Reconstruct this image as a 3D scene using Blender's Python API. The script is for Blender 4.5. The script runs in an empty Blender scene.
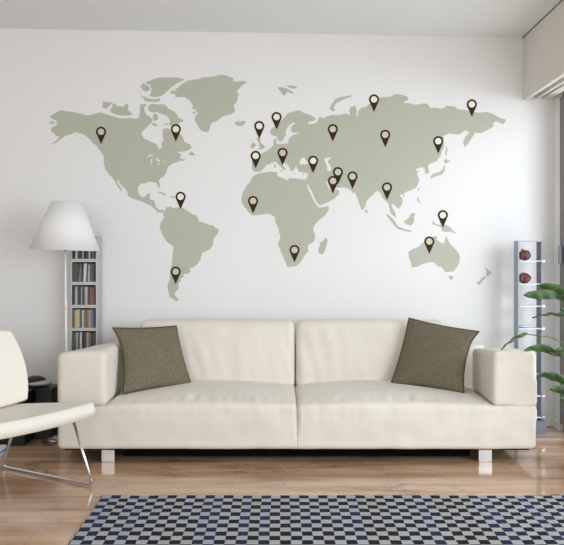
import bpy, bmesh, math, random
from mathutils import Vector, Matrix, noise
from mathutils.geometry import tessellate_polygon

S = bpy.context.scene
COL = S.collection
random.seed(7)
YW = 6.15            # distance of the long wall
EYE = 1.30

# ------------------------------------------------------------------ camera
cd = bpy.data.cameras.new('camera'); cam = bpy.data.objects.new('camera', cd); COL.objects.link(cam)
cam.location = (0, 0, EYE); cam.rotation_euler = (math.radians(90), 0, 0)
cd.sensor_width = 36; cd.lens = 36 * 880 / 564; cd.shift_y = -32.5 / 564; cd.clip_start = .05
S.camera = cam

# ------------------------------------------------------------------ world, lights, exposure
W = bpy.data.worlds.new('world'); S.world = W; W.use_nodes = True
W.node_tree.nodes['Background'].inputs[0].default_value = (.80, .90, 1, 1)
W.node_tree.nodes['Background'].inputs[1].default_value = 1.0

def area(name, loc, rot, sx, sy, power, colour):
    l = bpy.data.lights.new(name, 'AREA'); l.shape = 'RECTANGLE'; l.size = sx; l.size_y = sy
    l.energy = power; l.color = colour
    o = bpy.data.objects.new(name, l); COL.objects.link(o); o.location = loc; o.rotation_euler = rot
    return o
R = math.radians
area('daylight_window_right', (2.35, 2.5, 1.20), (0, R(108), 0), 2.2, 7.0, 105, (.93, .965, 1))
l = area('daylight_sky_outside', (4.2, .2, 2.5), (0, 0, 0), 3.2, 3.0, 330, (.80, .89, 1))
l.rotation_euler = (Vector((.2, 6.15, .95)) - Vector((4.2, .2, 2.5))).to_track_quat('-Z', 'Y').to_euler()
area('daylight_window_rear', (-.3, -2.35, 1.65), (R(112), 0, 0), 4.6, 1.6, 125, (1, .985, .96))
vs = S.view_settings
S.display_settings.display_device = 'sRGB'
vs.view_transform = 'Standard'; vs.look = 'None'; vs.gamma = 1; vs.use_curve_mapping = False
vs.exposure = -0.2

# ------------------------------------------------------------------ materials
def lin(c):
    return tuple((v/12.92 if v <= .04045 else ((v+.055)/1.055)**2.4) for v in c)
def hexc(r, g, b): return lin((r/255, g/255, b/255)) + (1,)

class NT:
    def __init__(s, name):
        s.m = bpy.data.materials.new(name); s.m.use_nodes = True
        s.t = s.m.node_tree; s.b = s.t.nodes['Principled BSDF']; s.out = s.t.nodes['Material Output']
    def n(s, typ, **kw):
        o = s.t.nodes.new(typ)
        for k, v in kw.items(): setattr(o, k, v)
        return o
    def l(s, a, b): s.t.links.new(a, b)
    def coords(s, scale=(1, 1, 1)):
        tc = s.n('ShaderNodeTexCoord'); mp = s.n('ShaderNodeMapping'); mp.inputs['Scale'].default_value = scale
        s.l(tc.outputs['Object'], mp.inputs[0]); return mp.outputs[0]
    def noise(s, co, scale, detail=3, rough=.5):
        o = s.n('ShaderNodeTexNoise'); o.inputs['Scale'].default_value = scale
        o.inputs['Detail'].default_value = detail; o.inputs['Roughness'].default_value = rough
        s.l(co, o.inputs['Vector']); return o.outputs['Fac']
    def ramp(s, fac, stops):
        o = s.n('ShaderNodeValToRGB'); e = o.color_ramp.elements
        while len(e) > 1: e.remove(e[-1])
        e[0].position, e[0].color = stops[0]
        for p, c in stops[1:]:
            x = e.new(p); x.color = c
        s.l(fac, o.inputs[0]); return o.outputs[0]
    def bump(s, h, strength, dist=.01):
        o = s.n('ShaderNodeBump'); o.inputs['Strength'].default_value = strength; o.inputs['Distance'].default_value = dist
        s.l(h, o.inputs['Height']); s.l(o.outputs[0], s.b.inputs['Normal'])
    def math(s, op, a, b=None):
        o = s.n('ShaderNodeMath', operation=op)
        for i, v in enumerate((a, b)):
            if v is None: continue
            if isinstance(v, (int, float)): o.inputs[i].default_value = v
            else: s.l(v, o.inputs[i])
        return o.outputs[0]
    def mix(s, f, a, b):
        o = s.n('ShaderNodeMix', data_type='RGBA')
        for k, v in ((0, f), (6, a), (7, b)):
            if isinstance(v, (tuple, float, int)): o.inputs[k].default_value = v
            else: s.l(v, o.inputs[k])
        return o.outputs[2]

def var(c, d): return (max(0, c[0]*(1-d)), max(0, c[1]*(1-d)), max(0, c[2]*(1-d)), 1)
def simple(name, c, rough=.5, metal=0, nscale=30, dv=.06, bump=.05, bdist=.002, spec=.5):
    m = NT(name); co = m.coords(); f = m.noise(co, nscale)
    m.l(m.ramp(f, [(.3, var(c, dv)), (.7, c)]), m.b.inputs['Base Color'])
    m.b.inputs['Roughness'].default_value = rough; m.b.inputs['Metallic'].default_value = metal
    m.b.inputs['Specular IOR Level'].default_value = spec
    if bump: m.bump(f, bump, bdist)
    return m.m

def fabric(name, c, c2, cell=900, bump=.3, dist=.0015, mottled=14):
    m = NT(name); co = m.coords()
    w1 = m.n('ShaderNodeTexWave', wave_type='BANDS', bands_direction='X'); w1.inputs['Scale'].default_value = cell/6.283
    w2 = m.n('ShaderNodeTexWave', wave_type='BANDS', bands_direction='Z'); w2.inputs['Scale'].default_value = cell/6.283
    for w in (w1, w2):
        w.inputs['Distortion'].default_value = 1.2; w.inputs['Detail'].default_value = 1; m.l(co, w.inputs['Vector'])
    weave = m.math('MULTIPLY', w1.outputs['Fac'], w2.outputs['Fac'])
    f = m.noise(co, mottled, 4); f2 = m.noise(m.coords((1, 1, 5)), 90, 2)
    h = m.math('ADD', m.math('MULTIPLY', f2, .6), m.math('MULTIPLY', weave, .4))
    hh = m.math('ADD', m.math('MULTIPLY', h, .6), m.math('MULTIPLY', f, .4))
    m.l(m.ramp(hh, [(.3, c2), (.62, c)]), m.b.inputs['Base Color'])
    m.b.inputs['Roughness'].default_value = .9; m.b.inputs['Specular IOR Level'].default_value = .15
    m.b.inputs['Sheen Weight'].default_value = .15
    m.bump(h, bump, dist); return m.m

M = {}
M['wall'] = simple('wall_paint', hexc(232, 231, 229), .85, nscale=60, dv=.02, bump=.06, bdist=.001, spec=.2)
M['ceiling'] = simple('ceiling_paint', hexc(236, 237, 236), .9, nscale=40, dv=.01, bump=.03, spec=.1)
M['soffit'] = simple('soffit_paint', hexc(226, 220, 212), .85, nscale=50, dv=.02, bump=.04, spec=.1)
M['trimw'] = simple('trim_white', hexc(238, 238, 236), .5, nscale=20, dv=.02)
M['rail'] = simple('rail_white', hexc(225, 225, 220), .4, nscale=20, dv=.03)
M['darkframe'] = simple('window_frame_paint', hexc(118, 114, 108), .45, nscale=40)
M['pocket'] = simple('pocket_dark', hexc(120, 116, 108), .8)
M['sage'] = simple('sage_vinyl', hexc(182, 184, 168), .7, nscale=25, dv=.02, bump=.02, spec=.25)
M['pin'] = simple('brown_vinyl', hexc(58, 46, 28), .7, nscale=30, dv=.08, bump=.02, spec=.1)
M['cream'] = simple('cream_vinyl', hexc(240, 232, 220), .6, nscale=30, dv=.03, bump=.02, spec=.2)
M['beige'] = simple('beige_vinyl', hexc(205, 196, 176), .6, nscale=30, dv=.03, bump=.02, spec=.2)
M['sofa'] = fabric('cream_linen', hexc(227, 220, 207), hexc(217, 209, 196), 1500, .4, .0012, 7)
M['tweed'] = None
M['chrome'] = simple('chrome', hexc(215, 215, 218), .16, 1, nscale=10, dv=.02, bump=0)
M['steel'] = simple('brushed_steel', hexc(205, 205, 205), .28, 1, nscale=80, dv=.08, bump=.02)
M['leather'] = simple('ivory_leather', hexc(232, 226, 214), .5, nscale=220, dv=.05, bump=.12, bdist=.001, spec=.35)
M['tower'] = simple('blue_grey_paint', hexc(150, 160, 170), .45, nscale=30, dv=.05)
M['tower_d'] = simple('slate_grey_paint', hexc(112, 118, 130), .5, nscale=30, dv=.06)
M['cdframe'] = simple('grey_aluminium', hexc(190, 190, 188), .4, .35, nscale=40, dv=.06)
M['cdback'] = simple('dark_back_panel', hexc(96, 95, 92), .6)
M['black'] = simple('black_plastic', hexc(12, 12, 13), .4, nscale=50)
M['shade_lining'] = simple('black_shade_lining', hexc(14, 13, 12), .9, spec=.05)  # for the black parts added under the sofa to deepen its shade
M['darkwood'] = simple('dark_wood', hexc(34, 30, 24), .55, nscale=18, dv=.3)
M['silver'] = simple('silver_plastic', hexc(190, 192, 196), .35, .3)
M['cable'] = simple('cable_brown', hexc(96, 60, 48), .5)
M['red'] = None
M['paper'] = simple('paper_white', hexc(222, 226, 232), .7)
M['blue'] = simple('cover_blue', hexc(86, 128, 176), .5)
M['pot'] = simple('terracotta', hexc(150, 96, 70), .8, nscale=25, dv=.15)
M['soil'] = simple('soil', hexc(50, 38, 28), .95, nscale=90, dv=.4, bump=.5, bdist=.01)
M['stem'] = simple('green_stem', hexc(88, 100, 58), .6, nscale=40, dv=.2)

def mk_tweed():
    m = NT('brown_tweed'); co = m.coords()
    v = m.n('ShaderNodeTexVoronoi'); v.inputs['Scale'].default_value = 230; m.l(co, v.inputs['Vector'])
    f = m.noise(co, 260, 3, .7)
    s_ = m.math('ADD', m.math('MULTIPLY', f, .7), m.math('MULTIPLY', v.outputs['Distance'], .45))
    m.l(m.ramp(s_, [(.35, hexc(84, 76, 62)), (.55, hexc(108, 99, 82)), (.75, hexc(136, 127, 108))]), m.b.inputs['Base Color'])
    m.b.inputs['Roughness'].default_value = .95; m.b.inputs['Specular IOR Level'].default_value = .1
    m.bump(s_, .6, .002); return m.m
M['tweed'] = mk_tweed()
M['piping'] = simple('dark_piping', hexc(82, 74, 58), .9, nscale=200, dv=.2)

def mk_red():
    m = NT('russet_lacquer'); co = m.coords()
    f = m.noise(co, 60, 4, .6)
    m.l(m.ramp(f, [(.35, hexc(66, 36, 34)), (.65, hexc(128, 74, 66))]), m.b.inputs['Base Color'])
    m.b.inputs['Roughness'].default_value = .55; m.bump(f, .5, .006); return m.m
M['red'] = mk_red()

def mk_floor():
    m = NT('polished_marble'); co = m.coords()
    big = m.noise(co, 1.3, 5, .6)
    # stretched, warped bands run across the slabs
    mp = m.n('ShaderNodeMapping'); mp.inputs['Rotation'].default_value = (0, 0, R(14)); mp.inputs['Scale'].default_value = (.7, 4.6, 1)
    m.l(co, mp.inputs[0])
    wp = m.n('ShaderNodeTexNoise'); wp.inputs['Scale'].default_value = 1.6; wp.inputs['Detail'].default_value = 5; m.l(mp.outputs[0], wp.inputs['Vector'])
    wp.inputs['Distortion'].default_value = .6
    base = m.ramp(wp.outputs['Fac'], [(.28, hexc(136, 104, 80)), (.43, hexc(178, 142, 112)), (.56, hexc(196, 162, 132)), (.7, hexc(212, 186, 160))])
    # dark crackly veins
    mp2 = m.n('ShaderNodeMapping'); mp2.inputs['Rotation'].default_value = (0, 0, R(-9)); mp2.inputs['Scale'].default_value = (1.0, 3.2, 1); mp2.inputs['Location'].default_value = (.4, .2, 0)
    m.l(co, mp2.inputs[0])
    vn = m.n('ShaderNodeTexNoise'); vn.inputs['Scale'].default_value = 1.1; vn.inputs['Detail'].default_value = 9; vn.inputs['Roughness'].default_value = .58
    m.l(mp2.outputs[0], vn.inputs['Vector'])
    d = m.math('ABSOLUTE', m.math('SUBTRACT', vn.outputs['Fac'], .5))
    vein = m.math('SUBTRACT', 1, m.math('MINIMUM', m.math('MULTIPLY', d, 75), 1))
    gate = m.math('MULTIPLY', vein, m.ramp(big, [(.44, (0, 0, 0, 1)), (.56, (.65, .65, .65, 1))]))
    c1 = m.mix(gate, base, hexc(92, 76, 66))
    # slab joints
    br = m.n('ShaderNodeTexBrick'); br.offset = 0
    br.inputs['Scale'].default_value = 1; br.inputs['Brick Width'].default_value = .835; br.inputs['Row Height'].default_value = .835
    br.inputs['Mortar Size'].default_value = .0022; br.inputs['Mortar Smooth'].default_value = .2
    br.inputs['Color1'].default_value = (1, 1, 1, 1); br.inputs['Color2'].default_value = (.93, .925, .92, 1); br.inputs['Mortar'].default_value = (.74, .68, .62, 1)
    mp3 = m.n('ShaderNodeMapping'); mp3.inputs['Location'].default_value = (.263, .245, 0); m.l(co, mp3.inputs[0]); m.l(mp3.outputs[0], br.inputs['Vector'])
    mul = m.n('ShaderNodeMix', data_type='RGBA', blend_type='MULTIPLY'); mul.inputs[0].default_value = 1
    m.l(c1, mul.inputs[6]); m.l(br.outputs['Color'], mul.inputs[7])
    m.l(mul.outputs[2], m.b.inputs['Base Color'])
    m.b.inputs['Roughness'].default_value = .09; m.b.inputs['Specular IOR Level'].default_value = .8
    m.bump(m.noise(co, 5, 2), .02, .01)
    return m.m
M['floor'] = mk_floor()

RUG_X, RUG_Y = -.905, 4.45
def mk_rug():
    m = NT('woven_checker'); tc = m.n('ShaderNodeTexCoord'); sp = m.n('ShaderNodeSeparateXYZ'); m.l(tc.outputs['Object'], sp.inputs[0])
    co = tc.outputs['Object']
    w = m.noise(co, 9, 2)
    xw = m.math('ADD', sp.outputs[0], m.math('MULTIPLY', m.math('SUBTRACT', w, .5), .012))
    yw = m.math('ADD', sp.outputs[1], m.math('MULTIPLY', m.math('SUBTRACT', m.noise(co, 6, 2), .5), .014))
    ix = m.math('FLOOR', m.math('DIVIDE', xw, .0472)); iy = m.math('FLOOR', m.math('DIVIDE', yw, .0553))
    par = m.math('FLOORED_MODULO', m.math('ADD', ix, iy), 2)
    wn = m.n('ShaderNodeTexWhiteNoise', noise_dimensions='1D'); m.l(m.math('ADD', ix, 3.3), wn.inputs['W'])
    wn2 = m.n('ShaderNodeTexWhiteNoise', noise_dimensions='1D'); m.l(m.math('ADD', m.math('MULTIPLY', iy, 1.7), .9), wn2.inputs['W'])
    fine = m.noise(co, 400, 2)
    t = m.math('ADD', m.math('MULTIPLY', wn.outputs['Value'], .6), m.math('ADD', m.math('MULTIPLY', wn2.outputs['Value'], .2), m.math('MULTIPLY', fine, .2)))
    dark = m.ramp(t, [(.2, hexc(34, 33, 38)), (.5, hexc(34, 36, 54)), (.8, hexc(42, 49, 74))])
    light = m.ramp(t, [(.2, hexc(164, 164, 160)), (.5, hexc(170, 172, 171)), (.8, hexc(160, 164, 168))])
    m.l(m.mix(par, dark, light), m.b.inputs['Base Color'])
    m.b.inputs['Roughness'].default_value = .95; m.b.inputs['Specular IOR Level'].default_value = .1
    m.bump(fine, .6, .003); return m.m
M['rug'] = mk_rug()

def mk_leaf():
    m = NT('glossy_leaf'); co = m.coords(); f = m.noise(co, 14, 3)
    m.l(m.ramp(f, [(.3, hexc(34, 60, 32)), (.55, hexc(56, 88, 42)), (.8, hexc(92, 118, 60))]), m.b.inputs['Base Color'])
    m.b.inputs['Roughness'].default_value = .35; m.bump(f, .1, .003); return m.m
M['leaf'] = mk_leaf()

def mk_shade():
    m = NT('white_lampshade'); co = m.coords(); f = m.noise(co, 300, 2)
    m.l(m.ramp(f, [(.3, hexc(246, 246, 246)), (.7, hexc(252, 252, 252))]), m.b.inputs['Base Color'])
    m.b.inputs['Roughness'].default_value = .8
    tr = m.n('ShaderNodeBsdfTranslucent'); tr.inputs[0].default_value = (.95, .95, .93, 1)
    mx = m.n('ShaderNodeMixShader'); mx.inputs[0].default_value = .18
    m.l(m.b.outputs[0], mx.inputs[1]); m.l(tr.outputs[0], mx.inputs[2]); m.l(mx.outputs[0], m.out.inputs[0])
    m.bump(f, .05, .001); return m.m
M['shade'] = mk_shade()

def mk_glass(name, tint=(1, 1, 1, 1), gl=.08):
    m = NT(name); t = m.n('ShaderNodeBsdfTransparent'); t.inputs[0].default_value = tint
    g = m.n('ShaderNodeBsdfGlossy'); g.inputs['Roughness'].default_value = .03
    mx = m.n('ShaderNodeMixShader'); mx.inputs[0].default_value = gl
    m.l(t.outputs[0], mx.inputs[1]); m.l(g.outputs[0], mx.inputs[2]); m.l(mx.outputs[0], m.out.inputs[0]); return m.m
M['pane'] = mk_glass('window_glass')
M['shelfglass'] = simple('frosted_glass_shelf', hexc(226, 232, 238), .25, nscale=20, dv=.03, bump=0)

# ------------------------------------------------------------------ mesh helpers
def finish(name, bm, mat, parent=None, origin=None, smooth=False, kind=None):
    bmesh.ops.recalc_face_normals(bm, faces=bm.faces)
    r = parent
    while r is not None and r.parent is not None: r = r.parent
    off = Vector(r.location) if r is not None else (Vector(origin) if origin is not None else Vector((0, 0, 0)))
    for v in bm.verts: v.co -= off
    me = bpy.data.meshes.new(name); bm.to_mesh(me); bm.free()
    me.materials.append(mat)
    if smooth: me.polygons.foreach_set('use_smooth', [True]*len(me.polygons))
    o = bpy.data.objects.new(name, me); COL.objects.link(o)
    if parent is not None: o.parent = parent
    else: o.location = off
    if kind: o['kind'] = kind
    return o
def tag(o, label, cat, group=None, kind=None):
    o['label'] = label; o['category'] = cat
    if group: o['group'] = group
    if kind: o['kind'] = kind
    return o
def thing(name, loc, label, cat, group=None):
    o = bpy.data.objects.new(name, None); COL.objects.link(o); o.location = loc; o.empty_display_size = .1
    return tag(o, label, cat, group)
def box(bm, x0, x1, y0, y1, z0, z1, bev=0):
    vs_ = [bm.verts.new((x, y, z)) for x in (x0, x1) for y in (y0, y1) for z in (z0, z1)]
    fs = [bm.faces.new([vs_[i] for i in f]) for f in ((0, 1, 3, 2), (4, 6, 7, 5), (0, 4, 5, 1), (2, 3, 7, 6), (0, 2, 6, 4), (1, 5, 7, 3))]
    if bev:
        es = {e for f in fs for e in f.edges}
        bmesh.ops.bevel(bm, geom=list(es), offset=bev, segments=2, affect='EDGES', profile=.7)
    return bm
def nb(): return bmesh.new()
def bx(name, mat, parent, *a, bev=.002, **k): return finish(name, box(nb(), *a, bev=bev), mat, parent, **k)
def tube(bm, pts, rad, seg=10, closed=False):
    pts = [Vector(p) for p in pts]; n = len(pts)
    rads = rad if isinstance(rad, (list, tuple)) else [rad]*n
    rings = []; prev = None
    for i, p in enumerate(pts):
        a = pts[(i-1) % n] if (closed or i > 0) else p; b = pts[(i+1) % n] if (closed or i < n-1) else p
        t = (b-a).normalized()
        if prev is None:
            up = Vector((0, 0, 1)) if abs(t.z) < .9 else Vector((1, 0, 0)); x = t.cross(up).normalized()
        else:
            x = (prev - t*prev.dot(t)).normalized()
        prev = x; y = t.cross(x)
        rings.append([bm.verts.new(p + (x*math.cos(k*2*math.pi/seg) + y*math.sin(k*2*math.pi/seg))*rads[i]) for k in range(seg)])
    for i in range(n if closed else n-1):
        a, b = rings[i], rings[(i+1) % n]
        for k in range(seg): bm.faces.new((a[k], a[(k+1) % seg], b[(k+1) % seg], b[k]))
    if not closed: bm.faces.new(rings[0]); bm.faces.new(rings[-1])
    return bm
def lathe(bm, prof, cx, cy, seg=40, capped=True):
    rings = [[bm.verts.new((cx + r*math.cos(2*math.pi*k/seg), cy + r*math.sin(2*math.pi*k/seg), z)) for k in range(seg)] for r, z in prof]
    for a, b in zip(rings, rings[1:]):
        for k in range(seg): bm.faces.new((a[k], a[(k+1) % seg], b[(k+1) % seg], b[k]))
    if capped: bm.faces.new(rings[0]); bm.faces.new(rings[-1])
    return bm
def fillet(pts, r, n=6):
    pts = [Vector(p) for p in pts]; out = [pts[0]]
    for i in range(1, len(pts)-1):
        p = pts[i]; a = (pts[i-1]-p).normalized(); b = (pts[i+1]-p).normalized()
        s = p+a*r; e = p+b*r
        for k in range(n+1):
            t = k/n; out.append(s*(1-t)**2 + p*2*t*(1-t) + e*t*t)
    out.append(pts[-1]); return out
def cushion(x0, x1, y0, y1, z0, z1, r, n=(40, 20, 16), deform=None):
    """box with round edges, dense enough to carry soft folds"""
    bm = nb(); c = Vector(((x0+x1)/2, (y0+y1)/2, (z0+z1)/2)); h = Vector(((x1-x0)/2, (y1-y0)/2, (z1-z0)/2))
    cache = {}
    def ease(t): # cluster samples towards the ends so the round corners resolve
        s = 2*t-1; return .55*s + .45*math.sin(s*math.pi/2)
    def vert(i, j, k):
        key = (i, j, k)
        if key not in cache:
            p = Vector((ease(i/n[0])*h.x, ease(j/n[1])*h.y, ease(k/n[2])*h.z))
            q = Vector([max(-(h[a]-r), min(h[a]-r, p[a])) for a in range(3)])
            d = p-q
            if d.length > 1e-9: p = q + d.normalized()*r
            p += c
            nn = Vector((p.x-c.x, p.y-c.y, p.z-c.z)); nn = Vector((nn.x/h.x, nn.y/h.y, nn.z/h.z))
            if deform: p = deform(p, nn)
            cache[key] = bm.verts.new(p)
        return cache[key]
    for ax in range(3):
        a, b = [q for q in range(3) if q != ax]
        for side in (0, n[ax]):
            for i in range(n[a]):
                for j in range(n[b]):
                    def V(u, v):
                        k = [0, 0, 0]; k[ax] = side; k[a] = u; k[b] = v; return vert(*k)
                    bm.faces.new((V(i, j), V(i+1, j), V(i+1, j+1), V(i, j+1)))
    return bm
def slab(fn, T, N=28, q=.6):
    """closed upholstered panel: fn(a,b)->(point, normal) over a rounded square"""
    bm = nb(); cache = {}
    def vert(i, j, s):
        edge = i in (0, N) or j in (0, N)
        key = (i, j, 0 if edge else s)
        if key not in cache:
            e = lambda t: math.sin((2*t-1)*math.pi/2)*.5 + (2*t-1)*.5
            a, b = e(i/N), e(j/N); m = max(abs(a), abs(b))
            p, nrm = fn(a*math.sqrt(1-q*b*b/2), b*math.sqrt(1-q*a*a/2))
            cache[key] = bm.verts.new(Vector(p) + Vector(nrm)*(0 if edge else s*T/2*math.sqrt(max(0, 1-m**80))))
        return cache[key]
    for s in (-1, 1):
        for i in range(N):
            for j in range(N):
                bm.faces.new((vert(i, j, s), vert(i+1, j, s), vert(i+1, j+1, s), vert(i, j+1, s)))
    return bm

# ------------------------------------------------------------------ the room
XR = 1.897; XL = -3.1; YB = -2.2
def ceil_z(x): return 2.745 - .0172*(x+.0)     # the ceiling drops very slightly to the right
bx('floor', M['floor'], None, XL-.1, 2.9, YB-.1, YW+.1, -.08, 0, bev=0, kind='structure')
bx('wall_back', M['wall'], None, XL-.1, XR+.1, YW, YW+.1, 0, 2.9, bev=0, kind='structure')
bx('wall_left', M['wall'], None, XL-.1, XL, YB-.1, YW, 0, 2.9, bev=0, kind='structure')
def ceiling():
    bm = nb(); box(bm, XL-.1, XR+.25, YB-.1, YW+.1, 0, .1)
    for v in bm.verts: v.co.z += ceil_z(v.co.x)
    return bm
finish('ceiling', ceiling(), M['ceiling'], None, kind='structure')
# rear wall with its window opening
bm = nb(); box(bm, XL, XR, YB-.1, YB, 0, .5); box(bm, XL, XR, YB-.1, YB, 2.4, 2.85)
box(bm, XL, -2.55, YB-.1, YB, .5, 2.4); box(bm, 1.75, XR, YB-.1, YB, .5, 2.4)
finish('wall_rear', bm, M['wall'], None, kind='structure')
# right wall: glazed from floor to soffit, solid reveal next to the long wall
bm = nb(); box(bm, XR, XR+.12, 6.0, YW, 0, 2.85); box(bm, XR, XR+.12, YB-.1, 6.0, 2.33, 2.85); box(bm, XR, XR+.12, YB-.1, -1.0, 0, 2.33)
finish('wall_right', bm, M['wall'], None, kind='structure')
w1 = bpy.data.objects.new('window_1', None); COL.objects.link(w1); w1.location = (XR+.05, 3.2, 0); w1['kind'] = 'structure'
YS = [5.97, 4.25, 2.5, .75, -.965]
bm = nb(); box(bm, XR+.02, XR+.08, -1, 6.0, 0, .05); box(bm, XR+.02, XR+.08, -1, 6.0, 2.27, 2.33)
finish('window_frame', bm, M['darkframe'], w1)
for y in YS:
    finish('window_mullion', box(nb(), XR-.004, XR+.09, y-.035 if y != 5.97 else 5.89, min(y+.035, 6.0), .05, 2.27, bev=.004), M['darkframe'], w1)
for y0, y1 in ((4.285, 5.89), (2.535, 4.215), (.785, 2.465), (-.93, .715)):
    finish('pane', box(nb(), XR+.045, XR+.053, y0, y1, .05, 2.27), M['pane'], w1)
finish('window_handle', box(nb(), XR-.03, XR-.004, 5.93, 5.95, 1.14, 1.26, bev=.004), M['tower_d'], w1)

# dropped soffit (fascia + underside) running away from the long wall, with curtain track pocket
def sof_x(y, off=0): return 1.684 - .034*(YW-y) + off
def slant(bm, y0, y1, o0, o1, z0, z1):
    vs_ = [bm.verts.new((sof_x(y, o), y, z)) for y in (y0, y1) for o in (o0, o1) for z in (z0, z1)]
    for f in ((0, 1, 3, 2), (4, 6, 7, 5), (0, 4, 5, 1), (2, 3, 7, 6), (0, 2, 6, 4), (1, 5, 7, 3)): bm.faces.new([vs_[i] for i in f])
    return bm
finish('wall_soffit', slant(nb(), YB, YW, 0, .028, 2.275, 2.76), M['soffit'], None, kind='structure')
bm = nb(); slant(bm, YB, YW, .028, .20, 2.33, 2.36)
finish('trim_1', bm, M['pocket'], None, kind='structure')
finish('trim_2', slant(nb(), YB, YW-.002, .085, .105, 2.285, 2.33), M['rail'], None, kind='structure')
bm = nb(); v4 = []
finish('trim_3', slant(nb(), YB, YW-.001, .135, .19, 2.285, 2.33), M['soffit'], None, kind='structure')
finish('soffit_shadow_strip', slant(nb(), YB, YW-.001, -.003, 0, 2.708, 2.73), M['pocket'], None, kind='structure')  # dark strip painting the shadow line where soffit meets ceiling
bx('baseboard_back', M['trimw'], None, XL, XR, YW-.014, YW, 0, .062, bev=.003, kind='structure')
bx('baseboard_right', M['trimw'], None, XR-.014, XR, 6.0, YW-.014, 0, .062, bev=.003, kind='structure')

# ------------------------------------------------------------------ rug
def rug():
    bm = nb(); nx, ny = 90, 36; x0, x1, y0, y1 = RUG_X, 1.7, 2.95, RUG_Y
    g = {}
    for i in range(nx+1):
        for j in range(ny+1):
            x = x0+(x1-x0)*i/nx; y = y0+(y1-y0)*j/ny
            ex = (noise.noise((y*3, 1.7, 0))*.008)*(1-i/nx); ey = (noise.noise((x*4, 9.2, 0))*.012 + (.012*max(0, x-1.2)/.3 if x > 1.2 else 0))*(j/ny)
            z = .009 + .002*noise.noise((x*5, y*5, 0))
            for s, zz in ((1, z), (0, .0005)): g[i, j, s] = bm.verts.new((x+ex, y+ey, zz))
    for i in range(nx):
        for j in range(ny):
            for s in (0, 1): bm.faces.new((g[i, j, s], g[i+1, j, s], g[i+1, j+1, s], g[i, j+1, s]))
    for i in range(nx):
        for j in (0, ny): bm.faces.new((g[i, j, 0], g[i+1, j, 0], g[i+1, j, 1], g[i, j, 1]))
    for j in range(ny):
        for i in (0, nx): bm.faces.new((g[i, j, 0], g[i, j+1, 0], g[i, j+1, 1], g[i, j, 1]))
    return bm
tag(finish('area_rug', rug(), M['rug'], None, origin=(RUG_X, RUG_Y, 0)), 'flat woven rug in navy and grey checks on the marble floor', 'rug')

# ------------------------------------------------------------------ sofa
sofa = thing('sofa', (.09, 5.5, 0), 'long cream linen two-seat sofa with block arms under the wall map', 'sofa')
SX0, SX1, SM = -1.31, 1.484, .088
AIL, AIR = -1.022, 1.225
def wr(p, s, amp): return noise.noise(Vector((p.x*s, p.y*s, p.z*s)))*amp
def seat_def(x0, x1):
    lo, hi = max(x0, AIL), min(x1, AIR)
    def d(p, n):
        t = (p.x-lo)/(hi-lo)
        if 0 < t < 1 and p.z > .2:
            k = (p.z-.2)/.135
            puff = (math.sin(math.pi*t)**.45)
            yy = min(1, max(0, (p.y-5.11)/.22))
            p.z += k*.036*puff*yy + k*.012*puff
            # gathered wrinkles just behind the front edge
            e = math.exp(-((p.y-5.22)/.07)**2)
            p.z += k*e*.012*noise.noise(Vector((p.x*22, p.y*5, 0)))*puff
        if n.y < -.5:
            if p.x > 1.30 and p.z > .25: p.y = 5.12 + (p.y-5.12)*.2
            p.y -= min(1, max(0, (p.z-.13)/.12))*.012*max(0, math.sin(math.pi*min(1, max(0, (p.x-x0)/(x1-x0)))))**.5
            p.y += wr(p, 9, .005) + .005*noise.noise(Vector((p.x*26, 0, p.z*7)))*max(0, n.z)
        p.z += wr(p, 6, .002)
        return p
    return d
for x0, x1 in ((SX0, SM), (SM, SX1)):
    base = seat_def(x0, x1)
    def dd(p, n, base=base, left=(x0 == SX0)):
        p.x = min(p.x, SM-.0003) if left else max(p.x, SM+.0003)
        g = math.exp(-((p.x-SM)/.010)**2)
        p = base(p, n)
        k = min(1, max(0, (p.z-.13)/.12))
        if n.y < -.3: p.y += .022*g*k
        if n.z > .3: p.z -= .012*g
        return p
    a, b = (x0, x1+.03) if x0 == SX0 else (x0-.03, x1)
    finish('seat_cushion', cushion(a, b, 5.12, 5.90, .078, .335, .028, (110, 30, 18), dd), M['sofa'], sofa, smooth=True)
def back_def(x0, x1):
    def d(p, n):
        k = (p.z-.33)/.44
        p.y += .05*k
        b = max(0, 1-n.x**4)*max(0, 1-n.z**2)
        if n.y < 0: p.y -= .03*b
        p.y += wr(p, 7, .005) + .009*noise.noise(Vector((p.x*17+p.z*5, 3, p.z*3)))*(n.y < 0)*(1-abs(n.z)**4)
        p.z += .006*max(0, n.z)*(1-n.x**2) + wr(p, 4, .004)
        return p
    return d
for x0, x1 in ((-.945, SM-.004), (SM+.004, 1.085)):
    finish('back_cushion', cushion(x0, x1, 5.77, 5.91, .32, .762, .045, (60, 12, 34), back_def(x0, x1)), M['sofa'], sofa, smooth=True)
def arm_def(side):
    def d(p, n):
        t = min(1, max(0, (p.y-5.12)/.56))
        w = 1 if side > 0 else min(1, max(0, .5-.5*n.x))
        p.z -= max(0, n.z)*w*(.055*t + (.008 if side < 0 else 0))
        if side > 0 and n.x > -.1 and n.z < 0 and n.y < -.8: p.y = 5.115 + (p.y-5.115)*.15
        p.z += .010*max(0, n.z)*(1-n.x**2)*(1-.0)
        p.z += wr(p, 5, .003); p.x += wr(p, 6, .003)
        if n.y < -.5: p.y += wr(p, 8, .003)
        return p
    return d
finish('armrest', cushion(SX0+.002, AIL, 5.10, 5.68, .332, .650, .036, (20, 30, 22), arm_def(-1)), M['sofa'], sofa, smooth=True)
finish('armrest', cushion(AIR, SX1, 5.115, 5.68, .332, .652, .03, (20, 30, 22), arm_def(1)), M['sofa'], sofa, smooth=True)
finish('back_frame', cushion(-1.18, 1.36, 5.88, 5.965, .09, .60, .02, (20, 4, 10)), M['sofa'], sofa, smooth=True)
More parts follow.
